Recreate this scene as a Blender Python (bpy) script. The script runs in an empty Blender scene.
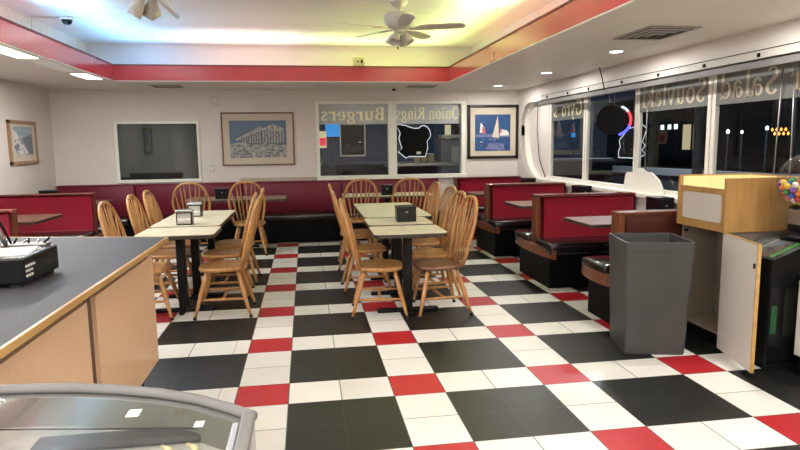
import bpy, bmesh, math, random
from mathutils import Vector, Matrix
random.seed(7)
PI = math.pi
SC = bpy.context.scene
COL = SC.collection
T = 0.3048

# ------------------------------------------------------------------ materials
def newmat(name):
    m = bpy.data.materials.new(name); m.use_nodes = True
    nt = m.node_tree
    return m, nt, nt.nodes['Principled BSDF']

def mat(name, col, rough=.5, metal=0., var=.06, scale=6., bump=0., bscale=60., spec=.5, coat=0., stretch=None):
    m, nt, b = newmat(name)
    N, L = nt.nodes, nt.links
    b.inputs['Roughness'].default_value = rough
    b.inputs['Metallic'].default_value = metal
    b.inputs['Specular IOR Level'].default_value = spec
    b.inputs['Coat Weight'].default_value = coat
    b.inputs['Coat Roughness'].default_value = .15
    tc = N.new('ShaderNodeTexCoord'); mp = N.new('ShaderNodeMapping')
    L.new(tc.outputs['Object'], mp.inputs['Vector'])
    if stretch: mp.inputs['Scale'].default_value = stretch
    no = N.new('ShaderNodeTexNoise'); no.inputs['Scale'].default_value = scale; no.inputs['Detail'].default_value = 4
    L.new(mp.outputs['Vector'], no.inputs['Vector'])
    rp = N.new('ShaderNodeValToRGB')
    c = Vector(col)
    rp.color_ramp.elements[0].position = .3; rp.color_ramp.elements[1].position = .7
    rp.color_ramp.elements[0].color = (*(c * (1 - var)), 1)
    rp.color_ramp.elements[1].color = (*[min(1, v * (1 + var)) for v in c], 1)
    L.new(no.outputs['Fac'], rp.inputs['Fac']); L.new(rp.outputs['Color'], b.inputs['Base Color'])
    if bump:
        n2 = N.new('ShaderNodeTexNoise'); n2.inputs['Scale'].default_value = bscale
        L.new(mp.outputs['Vector'], n2.inputs['Vector'])
        bp = N.new('ShaderNodeBump'); bp.inputs['Strength'].default_value = bump; bp.inputs['Distance'].default_value = .01
        L.new(n2.outputs['Fac'], bp.inputs['Height']); L.new(bp.outputs['Normal'], b.inputs['Normal'])
    return m

def wood(name, dark, light, rough=.35, stretch=(1, 1, .12), scale=22., coat=.2):
    m, nt, b = newmat(name)
    N, L = nt.nodes, nt.links
    b.inputs['Roughness'].default_value = rough; b.inputs['Coat Weight'].default_value = coat
    tc = N.new('ShaderNodeTexCoord'); mp = N.new('ShaderNodeMapping'); mp.inputs['Scale'].default_value = stretch
    L.new(tc.outputs['Object'], mp.inputs['Vector'])
    no = N.new('ShaderNodeTexNoise'); no.inputs['Scale'].default_value = scale; no.inputs['Detail'].default_value = 6; no.inputs['Distortion'].default_value = .6
    L.new(mp.outputs['Vector'], no.inputs['Vector'])
    rp = N.new('ShaderNodeValToRGB')
    rp.color_ramp.elements[0].position = .32; rp.color_ramp.elements[1].position = .68
    rp.color_ramp.elements[0].color = (*dark, 1); rp.color_ramp.elements[1].color = (*light, 1)
    L.new(no.outputs['Fac'], rp.inputs['Fac']); L.new(rp.outputs['Color'], b.inputs['Base Color'])
    return m

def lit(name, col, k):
    m = mat(name, col, .5); b = m.node_tree.nodes['Principled BSDF']           # weak glow put into the letter colour to brighten it
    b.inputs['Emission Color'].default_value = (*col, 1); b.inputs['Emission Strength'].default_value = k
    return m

def glow(name, col, strength):
    m, nt, b = newmat(name)
    b.inputs['Base Color'].default_value = (*col, 1)
    b.inputs['Emission Color'].default_value = (*col, 1)
    b.inputs['Emission Strength'].default_value = strength
    return m

def glass(name, tint=(1, 1, 1), rough=0., refl=1.45):
    m = bpy.data.materials.new(name); m.use_nodes = True
    nt = m.node_tree; N, L = nt.nodes, nt.links
    N.remove(N['Principled BSDF'])
    tr = N.new('ShaderNodeBsdfTransparent'); tr.inputs['Color'].default_value = (*tint, 1)
    gl = N.new('ShaderNodeBsdfGlossy'); gl.inputs['Roughness'].default_value = rough
    lw = N.new('ShaderNodeLayerWeight'); lw.inputs['Blend'].default_value = .5
    pw = N.new('ShaderNodeMath'); pw.operation = 'POWER'; pw.inputs[1].default_value = 4.5
    fr = N.new('ShaderNodeMath'); fr.operation = 'MULTIPLY_ADD'; fr.inputs[1].default_value = .8; fr.inputs[2].default_value = ((refl - 1) / (refl + 1)) ** 2
    L.new(lw.outputs['Facing'], pw.inputs[0]); L.new(pw.outputs[0], fr.inputs[0])
    mx = N.new('ShaderNodeMixShader')
    L.new(fr.outputs[0], mx.inputs['Fac']); L.new(tr.outputs['BSDF'], mx.inputs[1]); L.new(gl.outputs['BSDF'], mx.inputs[2])
    L.new(mx.outputs['Shader'], N['Material Output'].inputs['Surface'])
    return m

def floor_mat():
    m, nt, b = newmat('checker_tile')
    N, L = nt.nodes, nt.links
    def math_(op, a, c=None, d=None):
        n = N.new('ShaderNodeMath'); n.operation = op
        for i, v in enumerate((a, c, d)):
            if v is None: continue
            if isinstance(v, (int, float)): n.inputs[i].default_value = v
            else: L.new(v, n.inputs[i])
        return n.outputs[0]
    ge = N.new('ShaderNodeNewGeometry'); sp = N.new('ShaderNodeSeparateXYZ')
    L.new(ge.outputs['Position'], sp.inputs[0])
    u = math_('DIVIDE', sp.outputs[0], T); v = math_('DIVIDE', sp.outputs[1], T)
    left = math_('LESS_THAN', u, -.333)                     # a cut tile stands left of the red column
    u2 = math_('MULTIPLY_ADD', left, .333, u)
    cut = math_('MULTIPLY', math_('GREATER_THAN', u, -.333), math_('LESS_THAN', u, 0.))
    um = math_('FLOORED_MODULO', u2, 3.); vm = math_('FLOORED_MODULO', v, 3.)
    su = math_('MULTIPLY', math_('LESS_THAN', um, 1.), math_('SUBTRACT', 1., cut))
    sv = math_('LESS_THAN', vm, 1.)
    red = math_('MULTIPLY', su, sv)
    white = math_('SUBTRACT', math_('ADD', su, sv), math_('MULTIPLY', red, 2.))
    def edge(x, w):
        f = math_('FRACT', x); d = math_('MINIMUM', f, math_('SUBTRACT', 1., f))
        return math_('LESS_THAN', d, w)
    gl = math_('MAXIMUM', edge(u2, .011), edge(v, .011))
    tile = N.new('ShaderNodeCombineXYZ')
    L.new(math_('FLOOR', u2), tile.inputs[0]); L.new(math_('FLOOR', v), tile.inputs[1])
    wn = N.new('ShaderNodeTexWhiteNoise'); wn.noise_dimensions = '2D'; L.new(tile.outputs[0], wn.inputs[0])
    no = N.new('ShaderNodeTexNoise'); no.inputs['Scale'].default_value = 3.; no.inputs['Detail'].default_value = 5
    L.new(ge.outputs['Position'], no.inputs['Vector'])
    shade = math_('MULTIPLY_ADD', wn.outputs[0], .16, math_('MULTIPLY_ADD', no.outputs['Fac'], .2, .84))
    def mix(f, a, c):
        n = N.new('ShaderNodeMix'); n.data_type = 'RGBA'
        L.new(f, n.inputs[0])
        for s, x in ((6, a), (7, c)):
            if isinstance(x, tuple): n.inputs[s].default_value = (*x, 1)
            else: L.new(x, n.inputs[s])
        return n.outputs[2]
    c = mix(white, (.0105, .0108, .0105), (.74, .73, .68))
    c = mix(red, c, (.37, .012, .02))
    n = N.new('ShaderNodeMix'); n.data_type = 'RGBA'; n.blend_type = 'MULTIPLY'; n.inputs[0].default_value = 1
    cs = N.new('ShaderNodeCombineColor')
    for i in range(3): L.new(shade, cs.inputs[i])
    L.new(c, n.inputs[6]); L.new(cs.outputs[0], n.inputs[7])
    c = mix(math_('MULTIPLY', gl, .85), n.outputs[2], (.035, .033, .03))
    L.new(c, b.inputs['Base Color'])
    L.new(math_('MULTIPLY_ADD', no.outputs['Fac'], .12, .33), b.inputs['Roughness'])
    b.inputs['Specular IOR Level'].default_value = .33
    bp = N.new('ShaderNodeBump'); bp.inputs['Strength'].default_value = .25; bp.inputs['Distance'].default_value = .003
    L.new(math_('SUBTRACT', 1., gl), bp.inputs['Height']); L.new(bp.outputs['Normal'], b.inputs['Normal'])
    return m

M = dict(
    wall=mat('wall_paint', (.70, .655, .62), .6, var=.03, scale=1.5, bump=.06, bscale=120),
    soffit=mat('soffit_paint', (.80, .76, .70), .45, var=.03, scale=1.2),
    tray=mat('tray_ceiling_paint', (.84, .84, .81), .32, var=.05, scale=2., stretch=(.25, 5, 1), spec=.9, coat=.5),
    redpaint=mat('red_gloss_paint', (.52, .03, .045), .22, var=.05, coat=1.),
    darkred=mat('dark_red_edge', (.13, .006, .012), .35),
    white=mat('white_gloss_paint', (.78, .76, .69), .35, var=.03),
    trimgreen=mat('pale_window_paint', (.82, .84, .75), .4, var=.04),
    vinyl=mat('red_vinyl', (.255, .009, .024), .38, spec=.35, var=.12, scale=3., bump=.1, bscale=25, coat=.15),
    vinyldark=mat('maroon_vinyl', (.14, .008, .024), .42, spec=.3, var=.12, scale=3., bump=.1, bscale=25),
    blackvinyl=mat('black_vinyl', (.006, .006, .007), .24, var=.1, bump=.1, bscale=20, coat=.3),
    blackbase=mat('black_kick_panel', (.0025, .0025, .003), .5, var=.2, spec=.1),
    boothwood=wood('red_brown_booth_wood', (.10, .026, .011), (.19, .056, .022), .35),
    boothwooddark=wood('dark_mahogany_panel', (.05, .010, .006), (.085, .018, .010), .4, stretch=(.15, 1, 1)),
    oak=wood('honey_oak', (.33, .145, .042), (.52, .26, .085), .35),
    oakdark=wood('worn_dark_oak', (.12, .05, .025), (.2, .085, .04), .3),
    oakpanel=wood('golden_oak_laminate', (.36, .19, .055), (.46, .26, .085), .45),
    maple=wood('pale_maple_laminate', (.66, .43, .26), (.69, .455, .28), .5, stretch=(3, 3, .25), scale=14),
    edgewood=wood('oak_edge_band', (.42, .24, .07), (.55, .34, .11), .3, stretch=(1, .1, 1)),
    browntop=wood('brown_table_laminate', (.10, .035, .022), (.165, .065, .04), .5, stretch=(1, .2, 1), coat=0.),
    midtop=mat('mid_brown_laminate', (.24, .16, .115), .35), creamtop=mat('cream_table_laminate', (.70, .64, .47), .34, spec=.3, var=.1, scale=12),
    darkedge=mat('dark_table_edge', (.035, .025, .018), .4),
    blackmetal=mat('black_metal', (.005, .005, .006), .5, spec=.2),
    rackgrey=mat('dark_rack', (.03, .03, .03), .6), rubber=mat('black_rubber', (.01, .009, .008), .7),
    countertop=mat('slate_grey_laminate', (.06, .062, .068), .55, spec=.14, var=.14, scale=60),
    darkgap=mat('dark_brown_gap', (.085, .046, .03), .6),
    chrome=mat('brushed_chrome', (.62, .62, .62), .25, 1., var=.08),
    steel=mat('dull_steel', (.33, .32, .31), .4, 1., var=.1),
    grey=mat('grey_bin_plastic', (.052, .052, .051), .5, spec=.35, var=.18, scale=4, bump=.08, bscale=80),
    greyin=mat('bin_inside_plastic', (.045, .045, .046), .6),
    cream=mat('cream_laminate', (.74, .66, .36), .5),
    offwhite=mat('off_white_laminate', (.62, .585, .54), .4, var=.03),
    greylam=mat('grey_cabinet_lining', (.22, .175, .135), .6),
    black=mat('flat_black', (.004, .004, .004), .6, spec=.1),
    blackgloss=mat('gloss_black', (.006, .006, .007), .25, spec=.3),
    speckle=mat('black_speckle_laminate', (.006, .006, .0055), .5, var=.95, scale=130, spec=.2),
    fanmetal=mat('taupe_fan_enamel', (.54, .49, .44), .4),
    fanglass=mat('taupe_glass_shade', (.56, .54, .47), .3),
    floodmetal=mat('beige_lamp_enamel', (.50, .46, .40), .45),
    framewood=wood('brown_frame_wood', (.13, .05, .03), (.2, .085, .05), .4),
    frametan=wood('tan_frame_wood', (.27, .16, .085), (.36, .225, .125), .45),
    frameblack=mat('black_frame', (.012, .01, .009), .3, var=.5, scale=30),
    matboard=mat('beige_mat_board', (.60, .53, .43), .7, var=.02),
    paper=mat('paper', (.72, .70, .66), .6),
    dark=mat('dark_teal_pane', (.007, .021, .019), .03, var=.15, scale=2., spec=.8),
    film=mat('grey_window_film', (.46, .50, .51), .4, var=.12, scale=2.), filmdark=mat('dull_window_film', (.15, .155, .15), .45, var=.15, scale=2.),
    letter=lit('cream_letter_glow', (.86, .80, .50), .10),
    letterdim=lit('dull_cream_letter_glow', (.50, .43, .31), .06),
    vent=mat('vent_slot_dark', (.03, .027, .024), .6),
    ventmetal=mat('vent_enamel', (.38, .36, .33), .5),
    asphalt=mat('night_asphalt', (.018, .019, .022), .8, var=.3, scale=2.),
    kerb=mat('pale_kerb', (.33, .34, .36), .8),
    night=mat('night_facade', (.045, .05, .06), .8),
    frost=mat('frosted_liner', (.42, .41, .37), .6, var=.3, scale=14), liner=mat('freezer_liner', (.16, .16, .13), .6),
    freezergrey=mat('silver_grey_rail', (.15, .145, .14), .45, .0, spec=.25),
    freezerbody=mat('freezer_enamel', (.40, .39, .38), .4),
    yellow=mat('yellow_plastic', (.75, .55, .08), .4), green=mat('green_sticker', (.03, .28, .06), .5),
    orange=mat('orange_plastic', (.8, .2, .03), .4), blue=mat('blue_plastic', (.04, .12, .5), .4), pink=mat('pink_plastic', (.7, .16, .3), .4), purple=mat('purple_plastic', (.25, .07, .4), .4),
    tan=mat('tan_carton', (.42, .34, .22), .7),
    glowtube=glow('white_neon_tube', (.8, .88, 1.), .45),
    gwhite=glow('white_lamp_lens', (1, .97, .9), 5.),
    gpanel=glow('white_troffer_lens', (1, .98, .95), 4.),
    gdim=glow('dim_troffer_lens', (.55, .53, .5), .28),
    gred=glow('red_glow', (1, .06, .1), .6), gblue=glow('blue_glow', (.08, .1, 1), 1.3), gsky=glow('sky_blue_lit_panel', (.03, .3, .8), .7),
    gorange=glow('orange_lamp_glow', (1, .42, .08), 2.), gstreet=glow('white_street_glow', (.85, .95, 1), 1.8), gwarm=glow('warm_doorway_glow', (.8, .7, .42), .55),
    glass=glass('clear_window_glass', (.92, .95, .95)),
    lidglass=glass('freezer_lid_glass', (.86, .87, .85), .05, 2.15),
    globe=glass('clear_globe', (.93, .93, .93), .06, 1.6),
)

# ------------------------------------------------------------------ mesh builder
class MB:
    def __init__(s): s.bm = bmesh.new(); s.ms = []
    def mi(s, m):
        m = M[m] if isinstance(m, str) else m
        if m not in s.ms: s.ms.append(m)
        return s.ms.index(m)
    def add(s, tmp, m, smooth=False, mx=None):
        i = s.mi(m); mp = {}
        for v in tmp.verts: mp[v] = s.bm.verts.new(mx @ v.co if mx else v.co)
        for f in tmp.faces:
            try: g = s.bm.faces.new([mp[v] for v in f.verts])
            except ValueError: continue
            g.material_index = i; g.smooth = smooth
        tmp.free()
    def box(s, a, b, m, bev=0., seg=2, mx=None):
        t = bmesh.new(); bmesh.ops.create_cube(t, size=1)
        a, b = Vector(a), Vector(b)
        for v in t.verts: v.co = Vector([(a[i] + b[i]) / 2 + v.co[i] * (b[i] - a[i]) for i in range(3)])
        if bev: bmesh.ops.bevel(t, geom=t.edges[:], offset=bev, segments=seg, affect='EDGES', profile=.5)
        s.add(t, m, bev > .012, mx); return s
    def poly(s, pts, m, mx=None):
        t = bmesh.new(); t.faces.new([t.verts.new(p) for p in pts]); s.add(t, m, False, mx); return s
    def prism(s, pts, a, b, m, axis=2, bev=0., smooth=False, mx=None):
        def P(p, h):
            q = [0, 0, 0]; o = [i for i in range(3) if i != axis]
            q[o[0]], q[o[1]], q[axis] = p[0], p[1], h
            return q
        t = bmesh.new()
        lo = [t.verts.new(P(p, a)) for p in pts]; hi = [t.verts.new(P(p, b)) for p in pts]
        n = len(pts)
        t.faces.new(lo); t.faces.new(hi)
        for i in range(n): t.faces.new([lo[i], lo[(i + 1) % n], hi[(i + 1) % n], hi[i]])
        bmesh.ops.recalc_face_normals(t, faces=t.faces[:])
        if bev: bmesh.ops.bevel(t, geom=[e for e in t.edges if len(e.link_faces) == 2 and e.calc_face_angle(0) > .9], offset=bev, segments=2, affect='EDGES')
        s.add(t, m, smooth, mx); return s
    def tube(s, pts, r, m, n=8, mx=None, closed=False, flat=1.):
        pts = [Vector(p) for p in pts]; k = len(pts)
        if not isinstance(r, (list, tuple)): r = [r] * k
        t = bmesh.new(); rings = []; up = None
        for i, p in enumerate(pts):
            if closed: d = pts[(i + 1) % k] - pts[i - 1]
            else: d = pts[min(i + 1, k - 1)] - pts[max(i - 1, 0)]
            d.normalize()
            if up is None: up = Vector((0, 0, 1)) if abs(d.z) < .9 else Vector((1, 0, 0))
            e = d.cross(up).normalized(); up = e.cross(d).normalized()
            rings.append([t.verts.new(p + (e * math.cos(2 * PI * j / n) + up * math.sin(2 * PI * j / n) * flat) * r[i]) for j in range(n)])
        for i in range(k if closed else k - 1):
            A, B = rings[i], rings[(i + 1) % k]
            for j in range(n): t.faces.new([A[j], A[(j + 1) % n], B[(j + 1) % n], B[j]])
        if not closed: t.faces.new(rings[0]); t.faces.new(rings[-1][::-1])
        bmesh.ops.recalc_face_normals(t, faces=t.faces[:])
        s.add(t, m, True, mx); return s
    def lathe(s, prof, m, c=(0, 0, 0), n=20, mx=None):
        t = bmesh.new(); rings = []
        for r, z in prof:
            rings.append([t.verts.new((c[0] + max(r, 1e-4) * math.cos(2 * PI * j / n), c[1] + max(r, 1e-4) * math.sin(2 * PI * j / n), c[2] + z)) for j in range(n)])
        for A, B in zip(rings, rings[1:]):
            for j in range(n): t.faces.new([A[j], A[(j + 1) % n], B[(j + 1) % n], B[j]])
        t.faces.new(rings[0][::-1]); t.faces.new(rings[-1])
        bmesh.ops.recalc_face_normals(t, faces=t.faces[:])
        s.add(t, m, True, mx); return s
    def obj(s, name, parent=None, loc=None, rot=None):
        me = bpy.data.meshes.new(name); s.bm.to_mesh(me); s.bm.free()
        for m in s.ms: me.materials.append(m)
        o = bpy.data.objects.new(name, me); COL.objects.link(o)
        if parent: o.parent = parent
        if loc: o.location = loc
        if rot: o.rotation_euler = rot
        return o

def tag(o, label, cat, group=None):
    o['label'] = label; o['category'] = cat
    if group: o['group'] = group
    return o
def thing(name, label, cat, loc=(0, 0, 0), rz=0, group=None):
    o = bpy.data.objects.new(name, None); COL.objects.link(o); o.empty_display_size = .1
    o.location = loc; o.rotation_euler = (0, 0, rz)
    return tag(o, label, cat, group)
def struct(name, mb=None, **k):
    if mb: o = mb.obj(name, **k)
    else: o = bpy.data.objects.new(name, None); COL.objects.link(o)
    o['kind'] = 'structure'; return o
def dup(root, loc, rz, label, name=None):
    def cp(o, parent):
        c = o.copy(); COL.objects.link(c)
        c.parent = parent
        for ch in list(o.children): cp(ch, c)
        return c
    r = cp(root, None); r.location = loc; r.rotation_euler = (0, 0, rz); r['label'] = label
    return r
def arc(cx, cy, rx, ry, a0, a1, n=10):
    return [(cx + rx * math.cos(a0 + (a1 - a0) * i / n), cy + ry * math.sin(a0 + (a1 - a0) * i / n)) for i in range(n + 1)]
def rrect(x0, y0, x1, y1, r, n=5):
    return arc(x1 - r, y1 - r, r, r, 0, PI / 2, n) + arc(x0 + r, y1 - r, r, r, PI / 2, PI, n) + arc(x0 + r, y0 + r, r, r, PI, 1.5 * PI, n) + arc(x1 - r, y0 + r, r, r, 1.5 * PI, 2 * PI, n)

# ------------------------------------------------------------------ camera
F_PX = 608.39; yaw, pitch, roll = .15238, -.13228, -.01194
f = Vector((math.sin(yaw) * math.cos(pitch), math.cos(yaw) * math.cos(pitch), math.sin(pitch)))
r_ = Vector((math.cos(yaw), -math.sin(yaw), 0)); u_ = r_.cross(f)
c_, s_ = math.cos(roll), math.sin(roll)
right = r_ * c_ + u_ * s_; up = u_ * c_ - r_ * s_
cam = bpy.data.objects.new('camera', bpy.data.cameras.new('camera')); COL.objects.link(cam)
mw = Matrix.Identity(4)
for i in range(3): mw[i][0], mw[i][1], mw[i][2] = right[i], up[i], -f[i]
mw.translation = Vector((.44371, -3.34841, 1.45427)); cam.matrix_world = mw
cam.data.sensor_width = 36; cam.data.lens = F_PX * 36 / 800; cam.data.clip_start = .05
SC.camera = cam

# ------------------------------------------------------------------ the setting
XL, XR, YB, YF, ZC = -3.23, 3.93, 6.4, -5.2, 2.305
TX0, TX1, TY0, TY1 = -1.945, 2.45, -2.6, 5.09     # opening of the raised tray
ZT = 2.86
struct('floor', MB().box((XL - .1, YF - .1, -.12), (XR + .1, YB + .1, 0), floor_mat()))
w = MB()
w.box((XL - .1, YB, 0), (.66, YB + .14, ZC), 'wall').box((2.98, YB, 0), (XR + .1, YB + .14, ZC), 'wall')
w.box((.66, YB, 0), (2.98, YB + .14, .945), 'wall').box((.66, YB, 2.1), (2.98, YB + .14, ZC), 'wall')
struct('wall_back', w)
struct('wall_left', MB().box((XL - .12, YF, 0), (XL, YB, ZC), 'wall'))
struct('wall_front', MB().box((XL - .1, YF - .12, 0), (XR + .1, YF, ZC), 'wall'))
# right wall with a long window opening, round cornered at its far end
WZ0, WZ1, WY0, WY1 = .91, 2.07, -1.6, 6.24
w = MB()
def yz(pts, x): return [(x, p[0], p[1]) for p in pts]
w.box((XR, YF, 0), (XR + .06, YB, WZ0), 'wall').box((XR, YF, WZ1), (XR + .06, YB, ZC), 'wall')
w.box((XR, YF, WZ0), (XR + .06, WY0, WZ1), 'wall').box((XR, WY1, WZ0), (XR + .06, YB, WZ1), 'wall')
rb, rt = .62, .34
cb = arc(WY1 - rb, WZ0 + .66, rb, .66, 0, -PI / 2, 12)
ct = arc(WY1 - rt, WZ1 - rt, rt, rt, PI / 2, 0, 10)
w.prism(cb + [(WY1, WZ0)], XR, XR + .06, 'wall', axis=0)
w.prism(ct + [(WY1, WZ1)], XR, XR + .06, 'wall', axis=0)
loop = [(WY0, WZ1)] + ct + cb + [(WY0, WZ0)]
for p, q in zip(loop, loop[1:]):
    w.poly([(XR + .002, *p), (XR + .24, *p), (XR + .24, *q), (XR + .002, *q)], 'white')
struct('wall_right', w)
# ceilings
w = MB()
w.box((XL, YF, ZC), (TX0, YB, ZC + .03), 'soffit').box((TX1, YF, ZC), (XR + .06, YB, ZC + .03), 'soffit')
w.box((TX0, TY1, ZC), (TX1, YB, ZC + .03), 'soffit').box((TX0, YF, ZC), (TX1, TY0, ZC + .03), 'soffit')
struct('ceiling', w)
CX0, CX1, CY1 = TX0 - .5, TX1 + .5, TY1 + .62
w = MB()
w.box((CX0, TY0 - .3, ZT), (CX1, CY1, ZT + .05), 'tray')
w.box((CX0 - .05, TY0 - .3, ZC + .03), (CX0, CY1, ZT), 'tray').box((CX1, TY0 - .3, ZC + .03), (CX1 + .05, CY1, ZT), 'tray')
w.box((CX0, CY1, ZC + .03), (CX1, CY1 + .05, ZT), 'tray').box((CX0, TY0 - .35, ZC + .03), (CX1, TY0 - .3, ZT), 'tray')
struct('ceiling_tray', w)
def fascia(name, a, b, lipa, lipb):
    o = struct(name, MB().box((*a, ZC + .031), (*b, ZC + .195), 'redpaint').box((a[0], a[1], ZC + .0005), (b[0], b[1], ZC + .031), 'redpaint'))
    MB().box((min(lipa[0], a[0]), min(lipa[1] + .008, a[1]), ZC - .012), (max(lipb[0] - .008, b[0]), b[1], ZC - .0005), 'white').obj('bead', o)
    MB().box((*lipa, ZC + .188), (*lipb, ZC + .203), 'darkred').obj('lip', o)
    return o
fascia('trim_1', (TX0, TY1 - .004), (TX1, TY1 + .03), (TX0 - .02, TY1 - .015), (TX1 + .02, TY1 + .03))
fascia('trim_2', (TX0 - .03, TY0), (TX0 + .004, TY1), (TX0 - .03, TY0), (TX0 + .015, TY1))
fascia('trim_3', (TX1 - .004, TY0), (TX1 + .03, TY1), (TX1 - .015, TY0), (TX1 + .03, TY1))
fascia('trim_4', (TX0, TY0 - .03), (TX1, TY0), (TX0, TY0 - .03), (TX1, TY0 + .015))

# ------------------------------------------------------------------ serif lettering
def ring(cx, cy, rx, ry, a0=0, a1=2 * PI, tk=.17, tn=.06, n=20):
    out = []
    for i in range(n):
        q = []
        for k in (i, i + 1):
            a = a0 + (a1 - a0) * k / n; t = tn + (tk - tn) * abs(math.cos(a)) ** 1.3
            q.append(((cx + (rx) * math.cos(a), cy + (ry) * math.sin(a)), (cx + (rx - t) * math.cos(a), cy + (ry - min(t, tn + .04 + .1 * abs(math.cos(a)))) * math.sin(a))))
        out.append([q[0][0], q[1][0], q[1][1], q[0][1]])
    return out
def bar(x0, y0, x1, y1, w):
    dx, dy = x1 - x0, y1 - y0; l = math.hypot(dx, dy); nx, ny = -dy / l * w / 2, dx / l * w / 2
    return [[(x0 + nx, y0 + ny), (x1 + nx, y1 + ny), (x1 - nx, y1 - ny), (x0 - nx, y0 - ny)]]
def rect(x0, y0, x1, y1): return [[(x0, y0), (x1, y0), (x1, y1), (x0, y1)]]
def stem(x, y0, y1, w=.17, top=True, bot=True):
    o = rect(x, y0, x + w, y1)
    if bot: o += rect(x - .07, y0, x + w + .07, y0 + .05)
    if top: o += rect(x - .07, y1 - .05, x + w, y1)
    return o
XH = .68
def glyph(ch):
    if ch == 'B': return stem(.08, 0, 1) + ring(.33, .75, .3, .25, -PI / 2, PI / 2) + ring(.33, .27, .36, .27, -PI / 2, PI / 2) + rect(.2, .95, .35, 1) + rect(.2, 0, .35, .05) + rect(.2, .48, .36, .54), .78
    if ch == 'R': return stem(.08, 0, 1) + ring(.33, .75, .3, .25, -PI / 2, PI / 2) + rect(.2, .95, .35, 1) + rect(.2, .48, .36, .54) + bar(.38, .5, .68, .03, .17) + rect(.6, 0, .82, .05), .84
    if ch == 'O': return ring(.42, .5, .42, .51), .92
    if ch == 'G': return ring(.42, .5, .42, .51, .75, 2 * PI - .5) + stem(.62, .05, .45, .17, True, False) + rect(.5, .4, .86, .45), .95
    if ch == 'S': return ring(.32, .74, .28, .27, .5, 1.5 * PI, .15) + ring(.32, .26, .31, .27, -PI + .5, PI / 2, .16) + bar(.2, .62, .46, .4, .16), .70
    if ch == 's': return ring(.24, .5, .2, .18, .5, 1.5 * PI, .12) + ring(.24, .18, .23, .18, -PI + .5, PI / 2, .12) + bar(.15, .42, .34, .28, .12), .53
    if ch == 'u': return stem(.06, .16, XH, .15, True, False) + ring(.27, .2, .21, .21, PI, 2 * PI, .15) + stem(.42, 0, XH, .15), .70
    if ch == 'n': return stem(.06, 0, XH, .15) + ring(.31, XH - .22, .23, .23, 0, PI, .15) + stem(.39, 0, XH - .2, .15, False), .68
    if ch == 'r': return stem(.06, 0, XH, .15) + ring(.34, XH - .18, .17, .19, .4, PI, .1) + ring(.42, XH - .1, .08, .08, 0, 2 * PI, .08, .08, 8), .55
    if ch == 'i': return stem(.06, 0, XH, .15) + ring(.135, .9, .095, .095, 0, 2 * PI, .09, .09, 10), .32
    if ch == 'l': return stem(.06, 0, 1, .15), .32
    if ch == 'e': return ring(.31, XH / 2, .29, XH / 2 + .01, 0, 2 * PI - .75, .16) + rect(.1, XH / 2 - .01, .59, XH / 2 + .05), .66
    if ch == 'o': return ring(.32, XH / 2, .31, XH / 2 + .01, 0, 2 * PI, .16), .70
    if ch == 'a': return ring(.27, .22, .25, .22, 0, 2 * PI, .15) + stem(.4, 0, .5, .15, False) + ring(.32, XH - .2, .23, .2, 0, PI - .3, .14), .66
    if ch == 'd': return ring(.3, XH / 2, .28, XH / 2, 0, 2 * PI, .15) + stem(.44, 0, 1, .15), .72
    if ch == 'g': return ring(.28, .42, .25, .25, 0, 2 * PI, .14) + ring(.3, -.06, .28, .18, 0, 2 * PI, .11, .06) + bar(.14, .2, .2, .08, .1) + rect(.42, XH - .1, .6, XH - .02), .64
    if ch == 'y': return bar(.1, XH, .34, .03, .16) + bar(.58, XH, .22, -.22, .07) + rect(0, XH - .05, .26, XH) + rect(.45, XH - .05, .7, XH) + ring(.16, -.2, .08, .08, 0, 2 * PI, .08, .08, 8), .68
    if ch == 'v': return bar(.1, XH, .34, .02, .16) + bar(.58, XH, .35, .02, .07) + rect(0, XH - .05, .26, XH) + rect(.45, XH - .05, .7, XH), .68
    if ch == 'k': return stem(.06, 0, 1, .15) + bar(.2, .28, .5, XH - .02, .07) + bar(.3, .38, .56, .02, .16) + rect(.46, 0, .72, .05) + rect(.38, XH - .05, .66, XH), .70
    return [], .3
def text_polys(txt):
    x = 0; out = []
    for ch in txt:
        ps, adv = glyph(ch)
        out += [[(p[0] + x, p[1]) for p in q] for q in ps]; x += adv + .03
    return out, x
def lettering(txt, place, length, height, m, parent):
    ps, tot = text_polys(txt); b = MB()
    for q in ps: b.poly([place(p[0] / tot * length, p[1] * height) for p in q], m)
    return b.obj('lettering', parent)

# ------------------------------------------------------------------ window_1: back wall, two panes, words seen from behind
w1 = struct('window_1')
b = MB()
b.box((.625, YB - .035, .95), (.675, YB + .1, 2.125), 'trimgreen').box((2.965, YB - .035, .95), (3.03, YB + .1, 2.13), 'trimgreen')
b.box((1.765, YB - .035, .95), (1.9, YB + .1, 2.125), 'trimgreen').box((.625, YB - .034, 2.09), (3.03, YB + .1, 2.13), 'trimgreen')
b.box((.62, YB - .06, .9), (3.05, YB + .1, .965), 'trimgreen', .006)
b.obj('window_frame', w1)
for x0, x1, z in ((.675, 1.765, 1.775), (1.9, 2.965, 1.775)):
    MB().poly([(x0, YB + .05, .96), (x1, YB + .05, .96), (x1, YB + .05, 2.09), (x0, YB + .05, 2.09)], 'glass').obj('pane', w1)
    MB().box((x0, YB + .04, z), (x1, YB + .046, 2.09), 'film').obj('sign_band', w1)
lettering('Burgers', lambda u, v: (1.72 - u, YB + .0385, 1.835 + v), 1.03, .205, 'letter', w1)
lettering('Onion Rings', lambda u, v: (2.95 - u, YB + .0385, 1.845 + v), 1.06, .195, 'letter', w1)
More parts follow.
